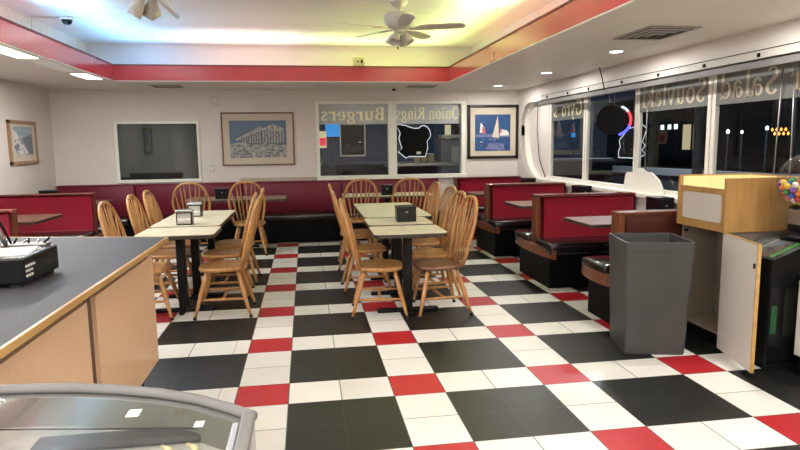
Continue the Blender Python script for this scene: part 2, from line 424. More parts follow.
# window_2: small dark window in the back wall
w2 = struct('window_2')
b = MB()
x0, x1, z0, z1 = -2.36, -1.145, .92, 1.835
for a, c in (((x0, z0), (x0 + .042, z1)), ((x1 - .03, z0), (x1, z1)), ((x0 + .042, z1 - .035), (x1 - .03, z1)), ((x0 + .042, z0), (x1 - .03, z0 + .045))):
    b.box((a[0], YB - .03, a[1]), (c[0], YB + .01, c[1]), 'trimgreen')
b.obj('window_frame', w2)
MB().box((x0 + .04, YB - .012, z0 + .04), (x1 - .03, YB - .004, z1 - .03), 'dark').obj('pane', w2)
# window_3: the long side window
XG = 4.1
w3 = struct('window_3')
b = MB()
for y0, y1 in ((5.39, 5.46), (4.215, 4.25), (4.275, 4.32), (2.955, 2.99), (3.015, 3.05), (1.69, 1.735), (1.755, 1.80), (.44, .53), (-.84, -.74)):
    b.box((XG - .015, y0, WZ0), (XG + .03, y1, WZ1), 'white', .004)
b.box((XG - .02, 5.45, WZ0), (XG + .02, WY1 + .1, WZ1), 'wall')
b.box((XG - .04, WY0, WZ0), (XG + .05, 5.5, WZ0 + .04), 'white').box((XG - .04, WY0, 2.03), (XG + .05, 5.5, WZ1), 'white')
b.obj('window_frame', w3)
MB().box((XR - .035, WY0, WZ0 - .045), (XR + .2, 5.55, WZ0 + .004), 'white', .008).obj('window_sill', w3)
SEG = ((4.3, 5.4, 1), (3.04, 4.22, 0), (1.79, 2.96, 1), (.52, 1.7, 1), (-.75, .45, 1))
for y0, y1, band in SEG:
    MB().poly([(XG, y1, WZ0 + .04), (XG, y0, WZ0 + .04), (XG, y0, 2.03), (XG, y1, 2.03)], 'glass').obj('pane', w3)
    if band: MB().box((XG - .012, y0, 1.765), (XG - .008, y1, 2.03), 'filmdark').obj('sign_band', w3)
def side(y0, z0): return lambda u, v: (XG - .0135, y0 + u, z0 + v)
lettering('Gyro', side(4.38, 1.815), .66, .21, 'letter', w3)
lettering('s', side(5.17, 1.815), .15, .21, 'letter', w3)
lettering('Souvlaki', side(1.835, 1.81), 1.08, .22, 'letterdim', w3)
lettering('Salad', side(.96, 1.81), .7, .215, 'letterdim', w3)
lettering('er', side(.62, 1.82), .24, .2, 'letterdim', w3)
# wires of the outer shade, drawn on the pane
for y, y2 in ((.87, .9), (.755, .73), (2.72, 2.72)):
    MB().tube([(XG - .06, y, 2.06), (XG - .06, y2, .95)], .006, 'steel', 6).obj('hanging_wire', w3)
b = MB(); b.tube([(XG - .05, 5.84, 2.03), (XG - .05, 5.86, 1.65), (XG - .05, 5.75, 1.2), (XG - .05, 5.5, .93)], .006, 'black', 6); b.obj('hanging_wire', w3)

# curtain track above the side window
tr = thing('curtain_rail', 'long pale curtain rail with black clips above the side window', 'curtain rail', (XR, 5.35, 2.06))
MB().box((-.035, -7, .01), (0, 0, .068), mat('rail_plate', (.48, .46, .43), .5)).box((-.037, -7, .068), (0, 0, .075), 'blackmetal').obj('plate', tr)
MB().box((-.06, -7, -.062), (-.025, .02, -.012), mat('dark_track_metal', (.13, .125, .12), .45)).obj('track', tr)
for y in (-.25, -.95, -1.55, -2.35, -3.05, -3.75, -4.4, -5.0):
    MB().box((-.046, y - .012, .022), (-.034, y + .012, .05), 'black').obj('clip', tr)
# outside seen through the glass
struct('ground_outside', MB().box((XR + .3, -12, -.2), (40, 40, -.15), 'asphalt').box((-8, YB + .16, -.2), (XR + .3, 40, -.15), 'asphalt'))
struct('kerb_outside', MB().prism([(-10, .85), (38, .42), (38, .22), (-10, .65)], 11, 11.2, 'kerb', axis=0).box((11.05, -10, -.15), (11.15, 38, .3), 'night'))
bd = thing('shop_building', 'dark building across the street with small lit windows', 'building', (24, 30, -.15))
MB().box((0, -14, 0), (4, 12, 4.6), 'night').obj('wall', bd)
for y in (.35, 1.4): MB().box((-.05, y, 1.05), (0, y + .75, 2.6), 'gwarm').obj('window', bd)
for y in (2.8, 3.5, 4.3): MB().box((-.05, y, 2.35), (0, y + .3, 2.65), 'gstreet').obj('window', bd)
bd2 = thing('street_pole', 'pale pole outside behind the third side pane', 'pole', (7.0, 6.1, -.15))
MB().tube([(0, 0, 0), (0, 0, 3.2)], .09, 'kerb', 10).obj('pole', bd2)
k = 0
LAMPS = [(728, 14.72, 1.78, 'gstreet', .09, 'tallest white street light seen through the right side pane'), (742, 14.07, 1.76, 'gstreet', .07, 'white street light right of the tallest one through the side pane'),
         (767, 13.02, 1.85, 'gstreet', .08, 'white street light beside the orange cluster outside'), (573, 26.3, 1.8, 'gsky', .2, 'blue white light seen through the farthest side pane')]
for i, (_, y, z, m, s, lab) in enumerate(LAMPS):
    t = thing('street_lamp', lab, 'street light', (14., y, -.15))
    MB().tube([(0, 0, 0), (0, 0, z)], .03, 'night', 6).obj('pole', t)
    MB().lathe([(0, -.02), (s * .55, 0), (s * .55, s), (.01, .03 + s)], m, (0, 0, z + .15 - .1), 8).obj('lamp', t)
for i in range(8):
    y = 12.2 + .17 * (i % 4) + .1 * (i // 4); z = 1.62 + .12 * (i // 4)
    t = thing('string_light', 'orange bulb of the light string outside the right side pane', 'string light', (14., y, z), 0, 'orange bulbs of the outdoor light string')
    MB().lathe([(.004, .06), (.02, .03), (.036, 0), (.02, -.035), (.004, -.045)], 'gorange', (0, 0, 0), 8).obj('bulb', t)
    MB().tube([(0, 0, .07), (0, 0, 1.0)], .008, 'night', 5).obj('cord', t)
t = thing('cord_post', 'dark post carrying the orange light string outside', 'post', (14., 12.0, -.15))
MB().tube([(0, 0, 0), (0, 0, 2.9)], .05, 'night', 6).obj('pole', t)
# beyond the back window; right-pane things are solid stand-ins for kitchen reflections
t = thing('lit_sign', 'sky blue lit panel seen through the left back pane', 'lit sign', (.97, 8.1, -.295))
MB().box((-.14, -.03, 1.9), (.14, .03, 2.16), 'gsky').obj('sign_face', t); MB().tube([(0, 0, 0), (0, 0, 1.9)], .02, 'night', 6).obj('pole', t)
t = thing('price_sign', 'red and white lit sign at the left edge of the back window', 'lit sign', (.745, 7.9, -.2))
MB().box((-.09, -.03, 1.6), (.09, .03, 1.9), 'gwarm').obj('sign_face', t); MB().box((-.03, -.04, 1.64), (.08, -.03, 1.78), 'gred').obj('red_patch', t); MB().tube([(0, 0, 0), (0, 0, 1.55)], .02, 'night', 6).obj('pole', t)
t = thing('reflected_doorway', 'narrow warm lit strip standing in for a reflection in the right back pane', 'doorway', (3.5, 9.6, -.15))
MB().box((-.06, -.03, .3), (.06, .03, 2.0), 'gwarm').obj('opening', t); MB().box((.14, -.05, 0), (1.2, .05, 2.5), 'night').obj('wall', t)
t = thing('reflected_dispenser', 'grey metal box standing in for a reflection in the right back pane', 'machine', (3.24, 8.4, -.15))
MB().box((-.2, -.2, 0), (.17, .2, 1.70), 'kerb', .01).obj('cabinet', t); MB().box((.0, -.215, 1.2), (.14, -.2, 1.55), 'paper').obj('notice', t)
MB().box((-.18, -.22, 1.71), (.15, .18, 1.77), 'paper').obj('top_tray', t)
bn = thing('bench', 'low grey bench under the reflected cartons in the right back pane', 'bench', (2.85, 7.4, -.15))
MB().box((-1.0, -.2, 1.22), (1.2, .2, 1.27), 'steel').obj('top', bn)
for x in (-.9, 1.1): MB().box((x - .03, -.18, 0), (x + .03, .18, 1.22), 'steel').obj('leg', bn)
for i, (x, lab) in enumerate(((2.40, 'leftmost'), (2.53, 'middle'), (2.66, 'rightmost'))):
    t = thing('carton', lab + ' of three tan cartons standing in for reflections in the right back pane', 'carton', (x, 7.4, 1.12))
    MB().box((-.058, -.08, 0), (.058, .08, .15), 'tan', .008).obj('body', t); MB().box((-.05, -.07, .15), (.05, .07, .16), 'paper').obj('lid', t)
bd = thing('roadside_wall', 'dark wall outside behind the back window', 'wall', (1.6, 12, -.15))
MB().box((-6, 0, 0), (7, .2, 1.1), 'night').obj('wall_face', bd); MB().box((-6, -.05, 1.1), (7, .25, 1.16), 'kerb').obj('coping', bd)

# signs hung in the windows
def hang(y): pass
sg = thing('window_sign', 'black cut-out sign edged with white neon in the back window', 'neon sign', (2.16, YB - .03, 1.24))
NB = [(1.896, 1.735), (1.94, 1.755), (1.984, 1.747), (2.05, 1.735), (2.122, 1.709), (2.19, 1.69), (2.262, 1.695), (2.30, 1.725), (2.338, 1.732), (2.39, 1.715), (2.427, 1.669), (2.445, 1.61), (2.44, 1.56), (2.388, 1.496), (2.40, 1.396), (2.361, 1.259), (2.093, 1.263), (2.054, 1.239), (1.929, 1.34), (1.992, 1.389), (1.965, 1.46), (1.944, 1.55), (1.965, 1.61), (1.945, 1.673)]
MB().prism([(x - 2.16, z - 1.24) for x, z in NB], -.006, .006, 'black', axis=1).obj('board', sg)
MB().tube([((x - 2.17) * 1.03 + .01, .012, (z - 1.49) * 1.05 + .25) for x, z in NB], .007, 'glowtube', 6, closed=True).obj('neon_tube', sg)
MB().box((.06, -.012, .05), (.13, -.006, .09), 'offwhite').obj('switch_box', sg)
MB().tube([(-.31, .0, .5), (-.315, .0, .9)], .004, 'black', 5).obj('cord', sg)
sg = thing('window_poster', 'square dark poster with pale border in the left back pane', 'poster', (1.2, YB + .03, 1.27))
MB().box((-.205, -.004, 0), (.205, .004, .515), 'steel').obj('border', sg)
MB().box((-.185, -.008, .02), (.185, -.004, .495), 'blackgloss').obj('sheet', sg)
MB().prism([(-.16, .05), (.17, .09), (.16, .16), (.08, .2), (.02, .15), (-.08, .2), (-.17, .17)], -.011, -.009, 'greyin', axis=1).lathe([(.001, -.01), (.035, 0), (.001, .01)], 'paper', (.11, -.012, .22), 8).obj('picture', sg)
sg = thing('round_sign', 'round black sign hung by wires before the side window', 'neon sign', (XG - .19, 3.24, 1.475), .78)
cyl = lambda r, x0, x1, m, b, z=.225, y=0: b.prism([(y + r * math.cos(2 * PI * i / 36), z + r * math.sin(2 * PI * i / 36)) for i in range(36)], x0, x1, m, axis=0)
b = MB(); cyl(.165, -.02, .02, 'black', b); b.obj('disc', sg)
for m, a0, a1 in (('glowtube', PI * .62, PI * .8), ('gred', PI * .8, PI * 1.12), ('gblue', PI * 1.12, PI * 1.42)):
    MB().tube([(.04, .172 * math.cos(a0 + (a1 - a0) * i / 10) - .035, .215 + .165 * math.sin(a0 + (a1 - a0) * i / 10)) for i in range(11)], .015, m, 6).obj('neon_tube', sg)
MB().tube([(0, .02, .38), (.02, .03, .5)], .004, 'steel', 5).tube([(0, -.03, .38), (.02, -.02, .5)], .004, 'steel', 5).obj('hanging_wire', sg)
sg = thing('shaped_sign', 'black sign edged with white neon behind the round sign', 'neon sign', (XG + .12, 3.39, 1.265))
NR = [(.2, .0), (-.14, .0), (-.3, .02), (-.37, .05), (-.3, .09), (-.36, .14), (-.3, .18), (-.38, .32), (-.3, .36), (.0, .33), (.2, .2), (.17, .12), (.21, .08)]
MB().prism(NR, -.006, .006, 'black', axis=0).obj('board', sg)
MB().tube([(-.01, y * 1.03, z * 1.04 - .005) for y, z in NR], .005, 'glowtube', 6, closed=True).obj('neon_tube', sg)
# white cut-out standing on the sill
sg = thing('sill_cutout', 'white round-backed cut-out standing on the side window sill', 'cut-out', (XG - .07, 2.72, WZ0 + .004))
MB().prism([(.4, 0), (.36, .17), (.33, .2), (.14, .2), (.12, .24), (.02, .24), (-.06, .215), (-.14, .215), (-.2, .19), (-.29, .14), (-.35, .07), (-.38, 0)], -.012, .012, 'white', axis=0).obj('board', sg)
MB().box((-.016, .0, .19), (.016, .1, .25), 'white').obj('clip', sg)

# ------------------------------------------------------------------ ceiling fittings
def vent(x0, y0, x1, y1, label):
    t = thing('ceiling_vent', label, 'vent', ((x0 + x1) / 2, (y0 + y1) / 2, ZC), 0, None)
    a, c = (x1 - x0) / 2, (y1 - y0) / 2
    b = MB()
    for i in range(4):
        k0, k1 = 1 - i * .24, 1 - i * .24 - .1
        z0, z1 = -.004 - .005 * i, -.012 - .004 * i
        P = lambda k, z: [(-a * k, -c * k, z), (a * k, -c * k, z), (a * k, c * k, z), (-a * k, c * k, z)]
        A, B = P(k0, z0), P(k1, z1)
        for j in range(4): b.poly([A[j], A[(j + 1) % 4], B[(j + 1) % 4], B[j]], 'ventmetal')
    b.obj('louvre', t)
    MB().box((-a * .95, -c * .95, -.003), (a * .95, c * .95, .0), 'vent').obj('backing', t)
vent(3.0, .98, 3.44, 1.56, 'large square ceiling vent above the side window')
vent(-1.66, 5.66, -1.24, 6.0, 'slotted ceiling vent left, near the dark back window')
vent(1.98, 5.62, 2.42, 5.92, 'slotted ceiling vent above the right back pane')
def downlight(x, y, label):
    t = thing('downlight', label, 'ceiling light', (x, y, ZC), 0, None)
    MB().lathe([(.045, -.001), (.075, -.006), (.085, 0)], 'white', n=20).obj('rim', t)
    MB().lathe([(.001, -.008), (.06, -.008), (.06, -.001)], 'gwhite', n=20).obj('lens', t)
downlight(3.33, 5.62, 'small round downlight farthest from the camera, near the right back corner')
downlight(3.41, 3.95, 'middle of the three downlights over the side booths')
downlight(3.40, 2.22, 'nearest downlight, below the large square vent')
for (y0, y1, m, lab) in ((1.7, 3.02, 'gpanel', 'bright recessed light panel at the left photo edge'), (3.2, 4.02, 'gdim', 'unlit grey light panel between two lit panels'), (4.22, 4.86, 'gpanel', 'bright recessed light panel nearest the back wall')):
    t = thing('ceiling_light', lab, 'ceiling light', (-2.09, (y0 + y1) / 2, ZC), 0, None)
    h = (y1 - y0) / 2
    MB().box((-.115, -h, -.012), (.115, h, -.0), 'white').obj('frame', t)
    MB().box((-.085, -h + .04, -.016), (.085, h - .04, -.012), m).obj('diffuser', t)

def ceiling_fan():
    FX, FY, ZB = 1.42, 2.9, 2.655
    t = thing('ceiling_fan', 'taupe ceiling fan with five blades and drooping lamp shades', 'ceiling fan', (FX, FY, ZB))
    MB().lathe([(.03, .15), (.06, .165), (.085, .2), (.09, ZT - ZB)], 'fanmetal', n=24).obj('canopy', t)
    MB().lathe([(.018, .09), (.018, .17)], 'fanmetal', n=12).obj('rod', t)
    MB().lathe([(.06, -.07), (.1, -.045), (.145, .0), (.155, .03), (.155, .075), (.13, .098), (.03, .11)], 'fanmetal', n=32).obj('motor', t)
    for i in range(5):
        a = .93 + i * 2 * PI / 5
        mx = Matrix.Translation((0, 0, -.045)) @ Matrix.Rotation(a, 4, 'Z') @ Matrix.Rotation(-.2, 4, 'X')
        bl = MB().prism([(.2, -.045), (.3, -.062), (.5, -.066), (.62, -.064), (.655, -.045), (.67, 0), (.655, .045), (.62, .064), (.5, .066), (.3, .062), (.2, .045)], -.006, .002, 'fanmetal', mx=mx).obj('blade', t)
        MB().prism([(.1, -.02), (.2, -.04), (.27, -.035), (.27, .035), (.2, .04), (.1, .02)], -.014, -.007, 'fanmetal', mx=mx).obj('blade_iron', bl)
    MB().lathe([(.02, -.1), (.05, -.095), (.06, -.07), (.055, -.04), (.03, -.02)], 'fanmetal', n=20).obj('light_hub', t)
    for a in (-2.2, -.6, .95, 2.5):
        mx = Matrix.Translation((.045 * math.cos(a), .045 * math.sin(a), -.075)) @ Matrix.Rotation(a, 4, 'Z') @ Matrix.Rotation(-.5, 4, 'Y')
        sh = MB().lathe([(.022, -.03), (.03, -.05), (.045, -.09), (.058, -.135), (.054, -.135), (.026, -.05)], 'fanglass', n=18, mx=mx).obj('lamp_shade', t)
        MB().lathe([(.001, -.12), (.03, -.11), (.03, -.08), (.001, -.06)], 'fanmetal', n=10, mx=mx).obj('bulb', sh)
    MB().tube([(-.02, -.02, -.1), (-.02, -.02, -.235)], .002, 'steel', 5).lathe([(.001, -.26), (.006, -.25), (.006, -.235), (.001, -.23)], 'black', (-.02, -.02, 0), 8).obj('pull_chain', t)
ceiling_fan()
# twin flood fitting cut by the top edge
t = thing('spot_light', 'beige twin spotlight fitting cut by the top of the photo', 'spotlight', (-.8, 2.42, ZT))
MB().lathe([(.07, -.03), (.075, 0)], 'floodmetal', n=20).tube([(0, 0, -.02), (0, 0, -.16)], .014, 'floodmetal').obj('mount', t)
for (dx, dy, rz, tilt) in ((-.1, -.02, 2.6, -.75), (-.035, .02, 1.9, -.85)):
    mx = Matrix.Translation((dx, dy, -.14)) @ Matrix.Rotation(rz, 4, 'Z') @ Matrix.Rotation(tilt, 4, 'Y')
    MB().lathe([(.03, .0), (.045, -.03), (.075, -.1), (.085, -.15), (.08, -.15), (.03, -.02)], 'floodmetal', n=4, mx=mx).obj('lamp_shade', t)
mx = Matrix.Translation((.1, .0, -.2)) @ Matrix.Rotation(.3, 4, 'Z') @ Matrix.Rotation(.75, 4, 'Y')
MB().box((-.12, -.06, -.008), (.12, .06, .008), 'floodmetal', .004, mx=mx).obj('reflector', t)
# dome camera and its conduit
t = thing('dome_camera', 'small dome camera under the raised ceiling at left', 'security camera', (-2.06, 3.95, ZT))
MB().lathe([(.06, -.03), (.075, -.02), (.08, 0)], 'white', n=20).obj('housing', t)
MB().lathe([(.001, -.085), (.035, -.075), (.052, -.05), (.055, -.03)], 'blackgloss', n=20).obj('dome', t)
MB().tube([(-.07, 0, -.008), (-.36, .02, -.008), (-.37, .02, -.14)], .008, 'white', 6).obj('conduit', t)
t = thing('cove_controller', 'small cream control box standing on the red ledge', 'control box', (1.2, TY1 + .01, ZC + .203))
MB().box((-.08, -.02, 0), (.08, .03, .115), 'cream', .006).obj('case', t)
MB().box((-.02, -.024, .05), (0, -.02, .07), 'black').box((.03, -.024, .035), (.055, -.02, .085), 'black').obj('buttons', t)
MB().tube([(.08, .01, .07), (.15, .02, .04), (.2, .03, .0)], .004, 'white', 5).obj('wire', t)
t = thing('smoke_sensor', 'small black-tipped sensor on the ceiling above the neon sign', 'sensor', (1.84, 6.2, ZC))
MB().lathe([(.02, -.03), (.03, -.02), (.03, 0)], 'black', n=14).obj('body', t)
t = thing('ceiling_hook', 'white ceiling hook with wire above the round sign', 'hook', (3.8, 3.35, ZC))
MB().lathe([(.03, -.012), (.09, -.006), (.1, 0)], 'soffit', n=16).obj('plate', t)
MB().tube([(0, 0, -.01), (.03, 0, -.1), (.1, 0, -.36)], .006, 'black', 6).obj('wire', t)

# wall things
def picture(name, label, loc, rz, w, h, fw, mw, fm, art):
    t = thing(name, label, 'picture', loc, rz)
    b = MB()
    for a, c in (((0, 0), (w, fw)), ((0, h - fw), (w, h)), ((0, 0), (fw, h)), ((w - fw, 0), (w, h))):
        b.box((a[0], -.03, a[1]), (c[0], 0, c[1]), fm, .003)
    b.obj('picture_frame', t)
    MB().box((fw * .8, -.014, fw * .8), (w - fw * .8, -.004, h - fw * .8), 'matboard').obj('mat_board', t)
    b = MB(); art(b); b.obj('print', t, loc=(mw, -.016, mw))
sky = mat('print_sky', (.075, .135, .22), .35, var=.12, scale=5); stone = mat('print_stone', (.34, .335, .32), .4, var=.6, scale=24); shade = mat('print_shadow', (.12, .14, .17), .4, var=.4, scale=40)
def temple(b):
    W, H = .86, .57
    P = lambda *q: [(x * W, -.0005 * len(b.bm.faces) * .02, z * H) for x, z in q]
    lay = [0]
    def add(m, *q):
        lay[0] += .00015; b.poly([(x * W, -lay[0], z * H) for x, z in q], m)
    add(sky, (0, 0), (1, 0), (1, 1), (0, 1))
    add(stone, (0, 0), (1, 0), (1, .3), (.75, .37), (.4, .36), (.15, .42), (0, .36))
    add(shade, (.2, .4), (.58, .38), (.95, .42), (.95, .7), (.58, .78), (.2, .5))
    add(stone, (.56, .78), (.76, .92), (.96, .78), (.96, .7), (.56, .74))
    add(stone, (.1, .5), (.56, .86), (.56, .74), (.12, .46))
    for i in range(8): x = .58 + i * .05; add(stone, (x, .4), (x + .026, .4), (x + .026, .74), (x, .74))
    for i in range(8): x = .22 + i * .043; z = .5 + i * .032; add(stone, (x, .4), (x + .02, .4), (x + .02, z), (x, z))
    for i in range(90):
        x, z = random.random() * .92, random.random() * .36; s = .02 + random.random() * .05
        add(shade if i % 3 else stone, (x, z), (x + s * 1.3, z + .01), (x + s, z + s * .8), (x + s * .2, z + s * .7))
picture('framed_picture', 'framed picture of a ruined columned temple on the back wall', (-.815, YB - .001, 1.15), 0, 1.1, .815, .022, .12, 'framewood', temple)
navy = mat('print_deep_blue', (.025, .08, .22), .35, var=.2, scale=14); sail = mat('print_sail', (.62, .55, .45), .4); pnk = mat('print_pink', (.5, .12, .16), .4); wht = mat('print_white', (.7, .68, .66), .4); lilac = mat('print_lilac', (.16, .18, .36), .4, var=.4, scale=30)
def boats(b):
    W, H = .6, .59; lay = [0]
    def add(m, *q):
        lay[0] += .00015; b.poly([(x * W, -lay[0], z * H) for x, z in q], m)
    add(navy, (0, 0), (1, 0), (1, 1), (0, 1))
    add(lilac, (0, .38), (1, .38), (1, .46), (0, .46)); add(lilac, (.3, .05), (.85, .02), (.8, .2), (.4, .22))
    add(sail, (.64, .97), (.68, .36), (.48, .38)); add(shade, (.48, .36), (.72, .36), (.66, .32), (.54, .32))
    add(wht, (.16, .78), (.22, .7), (.27, .5), (.13, .5)); add(pnk, (.2, .66), (.27, .66), (.3, .48), (.2, .48))
    add(wht, (.7, .42), (.9, .42), (.92, .56), (.72, .6)); add(pnk, (.7, .5), (.76, .5), (.74, .6), (.7, .6)); add(wht, (.82, .44), (.96, .42), (.95, .52), (.84, .54))
    for i in range(26):
        x, z = random.random() * .9, random.random() * .33; s = .04 + .05 * random.random()
        add((lilac, navy, wht, pnk)[i % 4 if i % 5 == 0 else i % 2], (x, z), (x + s, z), (x + s, z + .02), (x, z + .025))
picture('framed_picture', 'black-framed picture of sailing boats beside the right back corner', (3.07, YB - .001, 1.2), 0, .86, .87, .045, .125, 'frameblack', boats)
pale = mat('print_pale_blue', (.30, .37, .42), .4, var=.3, scale=12); slate = mat('print_slate', (.13, .16, .2), .4)
def coast(b):
    W, H = .54, .36; lay = [0]
    def add(m, *q):
        lay[0] += .00015; b.poly([(x * W, -lay[0], z * H) for x, z in q], m)
    add(pale, (0, 0), (1, 0), (1, 1), (0, 1)); add(slate, (.45, .6), (1, .75), (1, 0), (.8, 0), (.6, .3))
    add(wht, (0, .9), (.2, .75), (.4, .45), (.75, .05), (.3, 0), (0, 0)); add(slate, (0, .3), (.2, .42), (.3, .2), (.1, .05))
    for i in range(30):
        x, z = random.random() * .5, random.random() * .6; s = .06; add((wht, pale, slate)[i % 3], (x, z), (x + s, z), (x + s, z + .05), (x, z + .06))
picture('framed_picture', 'tan-framed blue coastal picture on the left wall', (XL + .001, 5.0, 1.25), PI / 2, .79, .565, .04, .125, 'frametan', coast)
picture('framed_picture', 'framed print on the left wall seen reflected in the dark window', (XL + .001, .5, 1.3), PI / 2, .7, .6, .04, .12, 'frametan', coast)
for (x, z, s, lab, nm) in ((-.885, 2.075, .15, 'square white thermostat high on the back wall', 'mounted_thermostat'), (-.985, 1.06, .11, 'white light switch below the thermostat', 'light_switch')):
    t = thing(nm, lab, nm.replace('_', ' ').replace('mounted ', ''), (x, YB, z))
    MB().box((-s / 3, -.03 * s / .15, 0), (s / 3, 0, s), 'offwhite', .006).obj('cover', t)
    MB().box((-s / 9, -.036 * s / .15, s * .3), (s / 9, -.028 * s / .15, s * .7), 'white').obj('button', t)
struct('trim_5', MB().box((-.58, YB - .02, .9), (.63, YB, .955), mat('tan_wall_strip', (.45, .38, .3), .5)))

# ------------------------------------------------------------------ booths
def booth(y, a, wl, sgn, label, sides=(-1, 1), pads=(-1, 1), wood_front=False, th=.065):
    """divider at world y, aisle end x=a, wall end x=wl; sgn +1 when the wall lies at larger x"""
    t = thing('booth_bench', label, 'booth', (a, y, 0), 0, None)
    L = abs(wl - a); X = lambda x: x * sgn
    def bx(b, x0, y0, z0, x1, y1, z1, m, bev=0.):
        b.box((min(X(x0), X(x1)), y0, z0), (max(X(x0), X(x1)), y1, z1), m, bev)
    b = MB(); bx(b, .0, -th + .015, .33, L, th - .015, .905, 'boothwood', .006); bx(b, -.006, -th, .33, .045 if th > .05 else .02, th, .908, 'boothwood', .006); bx(b, -.008, -th - .003, .897, L, th + .003, .912, 'boothwood', .003)
    b.obj('divider', t)
    if wood_front:
        b = MB(); bx(b, .05, -th - .008, .35, L - .02, -th + .02, .885, 'boothwooddark'); b.obj('wood_panel', t)
    for s in pads:
        b = MB(); bx(b, .05 if th > .05 else .0, s * (th - .025), .45, L - .01, s * (th + .03), .893, 'vinyl', .022); b.obj('backrest', t)
    y0 = -.5 if -1 in sides else -.085; y1 = .5 if 1 in sides else .085
    b = MB(); bx(b, .0, y0 * .86, 0, L, y1 * .86, .345, 'blackbase'); b.obj('base', t)
    for s in sides:
        ys = sorted((s * .1, s * .53))
        b = MB(); bx(b, -.035, ys[0], .345, L - .01, ys[1], .47, 'blackvinyl', .03); b.obj('seat', t)
    n = 10; e0, e1 = (-.54 if -1 in sides else -.09), (.54 if 1 in sides else .09)
    bow = lambda q: -.015 - .05 * (1 - (2 * q - 1) ** 2)
    pts = [(X(bow(i / n)), e0 + (e1 - e0) * i / n) for i in range(n + 1)] + [(X(.02), e1), (X(.02), e0)]
    MB().prism(pts, .315, .402, 'boothwood').obj('apron', t)
    return t
RA, LA_ = 2.82, -2.1
booth(2.75, RA, 3.9, 1, 'red and black double booth, second from the camera on the window side')
booth(4.52, RA, 3.9, 1, 'red and black double booth, third from the camera on the window side')
booth(1.04, RA, 3.9, 1, 'single booth bench with wood back behind the grey bin', sides=(1,), pads=(1,), wood_front=True)
booth(6.25, RA, 3.9, 1, 'red booth bench against the back wall beside the side window', sides=(-1,), pads=(-1,))
booth(4.5, LA_, XL + .02, -1, 'red double booth on the left wall side, farther one', th=.035)
booth(2.56, LA_ - .06, XL + .02, -1, 'red double booth on the left, partly cut by the photo edge', th=.05)

def booth_table(y, a, wl, label, hw=.32):
    t = thing('booth_table', label, 'table', ((a + wl) / 2, y, 0), 0, None)
    L = abs(wl - a) / 2
    MB().prism(rrect(-L, -hw, L, hw, .05), .69, .722, 'browntop').obj('tabletop', t)
    MB().prism(rrect(-L - .004, -hw - .004, L + .004, hw + .004, .05), .694, .714, 'darkedge').obj('edge_band', t)
    MB().box((-.04, -.04, .02), (.04, .04, .69), 'blackmetal').obj('post', t)
    MB().box((-.25, -.04, 0), (.25, .04, .025), 'blackmetal', .006).box((-.04, -.25, 0), (.04, .25, .025), 'blackmetal', .006).obj('base', t)
booth_table(1.99, 2.93, 3.9, 'brown booth table right behind the grey bin', .3)
booth_table(3.7, 2.9, 3.9, 'brown booth table between the second and third window-side benches')
booth_table(5.4, 2.85, 3.9, 'brown booth table in front of the farthest window-side bench', .3)
booth_table(3.6, -2.27, XL + .03, 'brown table between the two left booths', .36)
booth_table(5.45, -2.25, XL + .03, 'dark booth table in the far left corner', .32)

# long banquette along the back wall, built of units
def banquette(x0, x1, label):
    t = thing('banquette', label, 'bench', ((x0 + x1) / 2, YB, 0), 0, None)
    h = (x1 - x0) / 2 - .006
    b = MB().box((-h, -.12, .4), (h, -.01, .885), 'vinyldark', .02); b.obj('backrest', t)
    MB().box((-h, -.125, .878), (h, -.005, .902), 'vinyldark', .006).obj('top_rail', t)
    MB().box((-h, -.56, .33), (h, -.1, .43), 'blackvinyl', .025).obj('seat', t)
    MB().box((-h, -.52, 0), (h, -.06, .33), 'blackbase').obj('base', t)
banquette(-3.2, -2.1, 'maroon banquette unit in the left back corner')
banquette(-2.1, -.53, 'maroon banquette unit under the dark back window')
banquette(-.53, 1.0, 'maroon banquette unit between the two chair groups')
banquette(1.0, 2.57, 'maroon banquette unit under the neon sign')

def table(x0, x1, y0, y1, posts, label, top='creamtop', px=0.):
    cx, cy = (x0 + x1) / 2, (y0 + y1) / 2; a, c = (x1 - x0) / 2, (y1 - y0) / 2
    t = thing('dining_table', label, 'table', (cx, cy, 0), 0, None)
    tp = MB().prism(rrect(-a, -c, a, c, .04), .7, .722, top).obj('tabletop', t)
    MB().prism(rrect(-a - .003, -c - .003, a + .003, c + .003, .042), .685, .715, 'darkedge').obj('edge_band', tp)
    for py in posts:
        MB().box((px - .036, py - .036, .025), (px + .036, py + .036, .685), 'blackmetal', .006).box((px - .16, py - .16, .67), (px + .16, py + .16, .685), 'blackmetal').obj('post', t)
        b = MB()
        for q in ((.27, .03), (.022, .14)):
            b.box((px - q[0], py - q[1], .0), (px + q[0], py + q[1], .032), 'blackmetal', .01)
        b.obj('base', t)
table(-.985, -.34, 1.9, 2.42, (0,), 'cream square table nearest the counter, left row')
table(-1.0, -.37, 2.51, 3.86, (-.5, .5), 'long cream table behind the nearest table, left row', px=.05)
table(.985, 1.6, 1.55, 2.045, (-.02,), 'small cream table nearest the camera, right row')
table(1.0, 1.61, 2.16, 2.66, (0,), 'small cream table with the black napkin holder, right row')
table(1.02, 1.72, 2.75, 4.22, (-.4, .4), 'long cream table farthest back, right row')
table(-1.2, .16, 5.25, 5.85, (0,), 'brown-topped table at the banquette behind the left row', 'midtop')
table(.96, 2.28, 5.25, 5.85, (0,), 'pale table at the banquette behind the right row')

